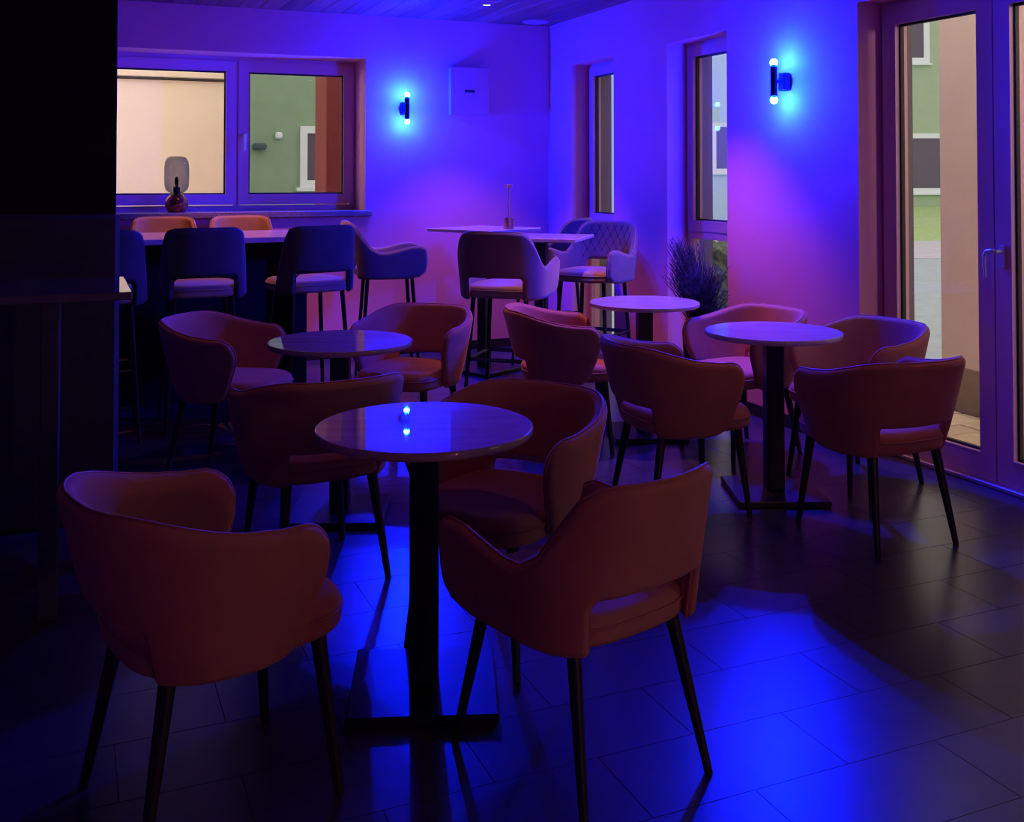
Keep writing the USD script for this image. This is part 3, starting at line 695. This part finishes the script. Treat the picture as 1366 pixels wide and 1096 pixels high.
for X, Y, hx, hy, lb in arms:
    u, v = room(X, Y)
    if proto is None: proto = arm_stool('arm_stool', lb, taupe, taupe_pipe); put(proto, X, Y, hx, hy)
    else: dup(proto, lb, (u, v, 0), turn(hx, hy))
proto = None
for u, v, a, lb in ((0.74, 6.60, 0.0, 'dark bar stool in the middle of the near side of the communal table'),
                    (1.40, 6.62, 0.22, 'dark bar stool at the right end of the near side of the communal table'),
                    (0.16, 6.46, 0.0, 'dark bar stool half hidden by the black partition')):
    if proto is None:
        proto = back_stool('bar_stool', lb, slate, slate)
        proto.GetAttribute('xformOp:translate').Set(Gf.Vec3d(u, v, 0)); proto.GetAttribute('xformOp:rotateZ').Set(math.degrees(a))
    else: dup(proto, lb, (u, v, 0), a)
p8 = back_stool('mustard_stool', 'mustard bar stool on the far side of the communal table, left one', olive, olive)
p8.GetAttribute('xformOp:translate').Set(Gf.Vec3d(0.65, 7.97, 0)); p8.GetAttribute('xformOp:rotateZ').Set(180.0)
dup(p8, 'mustard bar stool on the far side of the communal table, right one', (1.21, 7.97, 0), PI)

# ------------------------------------------------------------------ lamps and plant
sl = thing('sill_lamp', 'smoked glass lamp with a round copper base on the window sill', 'table lamp', (0.78, 8.63, 1.214))
obj('base', lathe([(0, 0), (0.060, 0.0), (0.068, 0.006), (0.084, 0.035), (0.090, 0.06), (0.086, 0.09), (0.07, 0.12), (0.045, 0.142), (0.03, 0.15), (0, 0.15)], 40), bronze_glass, sl, smooth=40)
obj('socket', lathe([(0, 0.15), (0.026, 0.15), (0.026, 0.2), (0.018, 0.205), (0, 0.205)], 24), black_metal, sl, smooth=30)
obj('bulb', lathe([(0, 0.205), (0.009, 0.205), (0.013, 0.22), (0.015, 0.25), (0.012, 0.275), (0, 0.285)], 20), smoke_glass, sl, smooth=True)
ou = [(0.035, 0.152), (0.06, 0.16), (0.083, 0.18), (0.093, 0.21), (0.096, 0.27), (0.096, 0.35), (0.09, 0.40), (0.075, 0.43), (0.05, 0.443)]
obj('shade', lathe(ou + [(r - 0.003, z - 0.001) for r, z in ou[::-1]] + [ou[0]], 48), smoke_glass, sl, smooth=60)
u, v = room(-0.026, 7.93)
cl2 = thing('copper_lamp', 'slim copper cordless lamp with a cylindrical foot on the rear square table', 'table lamp', (u, v, 1.10))
obj('foot', lathe([(0, 0), (0.039, 0), (0.040, 0.002), (0.040, 0.084), (0.038, 0.087), (0, 0.087)], 36), copper, cl2, smooth=30)
obj('stem', bar((0, 0, 0.086), (0, 0, 0.318), 0.005, 0.005), copper, cl2, smooth=40)
obj('head', lathe([(0, 0.300), (0.006, 0.302), (0.012, 0.318), (0.029, 0.324), (0.030, 0.327), (0.030, 0.333), (0.028, 0.335), (0, 0.335)], 36), copper, cl2, smooth=30)

pl = thing('potted_grass', 'dark fluffy ornamental grass in a pot before the right wall window', 'plant', (3.885, 5.92, 0))
obj('pot', lathe([(0, 0.001), (0.10, 0.001), (0.125, 0.40), (0.125, 0.42), (0.112, 0.42), (0.11, 0.39), (0, 0.39)], 36), dark_panel, pl, smooth=30)
def blades(n, lean, spread, hmin, hmax, seed):
    r = np.random.default_rng(seed); out = []
    for i in range(n):
        a = r.uniform(0, 2 * PI); h = r.uniform(hmin, hmax); o = np.array([math.cos(a), math.sin(a)]) * spread * r.uniform(0.2, 1.0) ** 0.6
        o = o * np.array([0.55, 1.0]) + np.array(lean); b0 = r.normal(0, 0.022, 2)
        tt = np.linspace(0, 1, 7)
        pts = np.column_stack([b0[0] + o[0] * tt ** 1.6, b0[1] + o[1] * tt ** 1.6, 0.36 + h * (tt - 0.12 * tt ** 4)])
        out.append(tube(pts, 0.004 * (1 - tt * 0.7), 3))
        for q in range(12):             # fine side hairs make the plume
            k = r.uniform(0.25, 1.0); j = min(int(k * 6), 5); p = pts[j] + (pts[j + 1] - pts[j]) * (k * 6 - j)
            e = r.normal(0, 1, 3); e[2] = abs(e[2]) + 0.7; e *= r.uniform(0.02, 0.055) / np.linalg.norm(e)
            out.append(tube([p, p + e * 0.6, p + e * np.array([1.2, 1.2, 0.9])], [0.0012, 0.0009, 0.0003], 3))
    return cat(out)
grass_dark = plain('dark_dyed_grass', (0.03, 0.028, 0.055), 0.7)
obj('plume', blades(330, (-0.04, 0.17), 0.16, 0.42, 0.82, 3), grass_dark, pl)
obj('plume', blades(330, (-0.10, -0.20), 0.17, 0.30, 0.66, 5), grass_dark, pl)
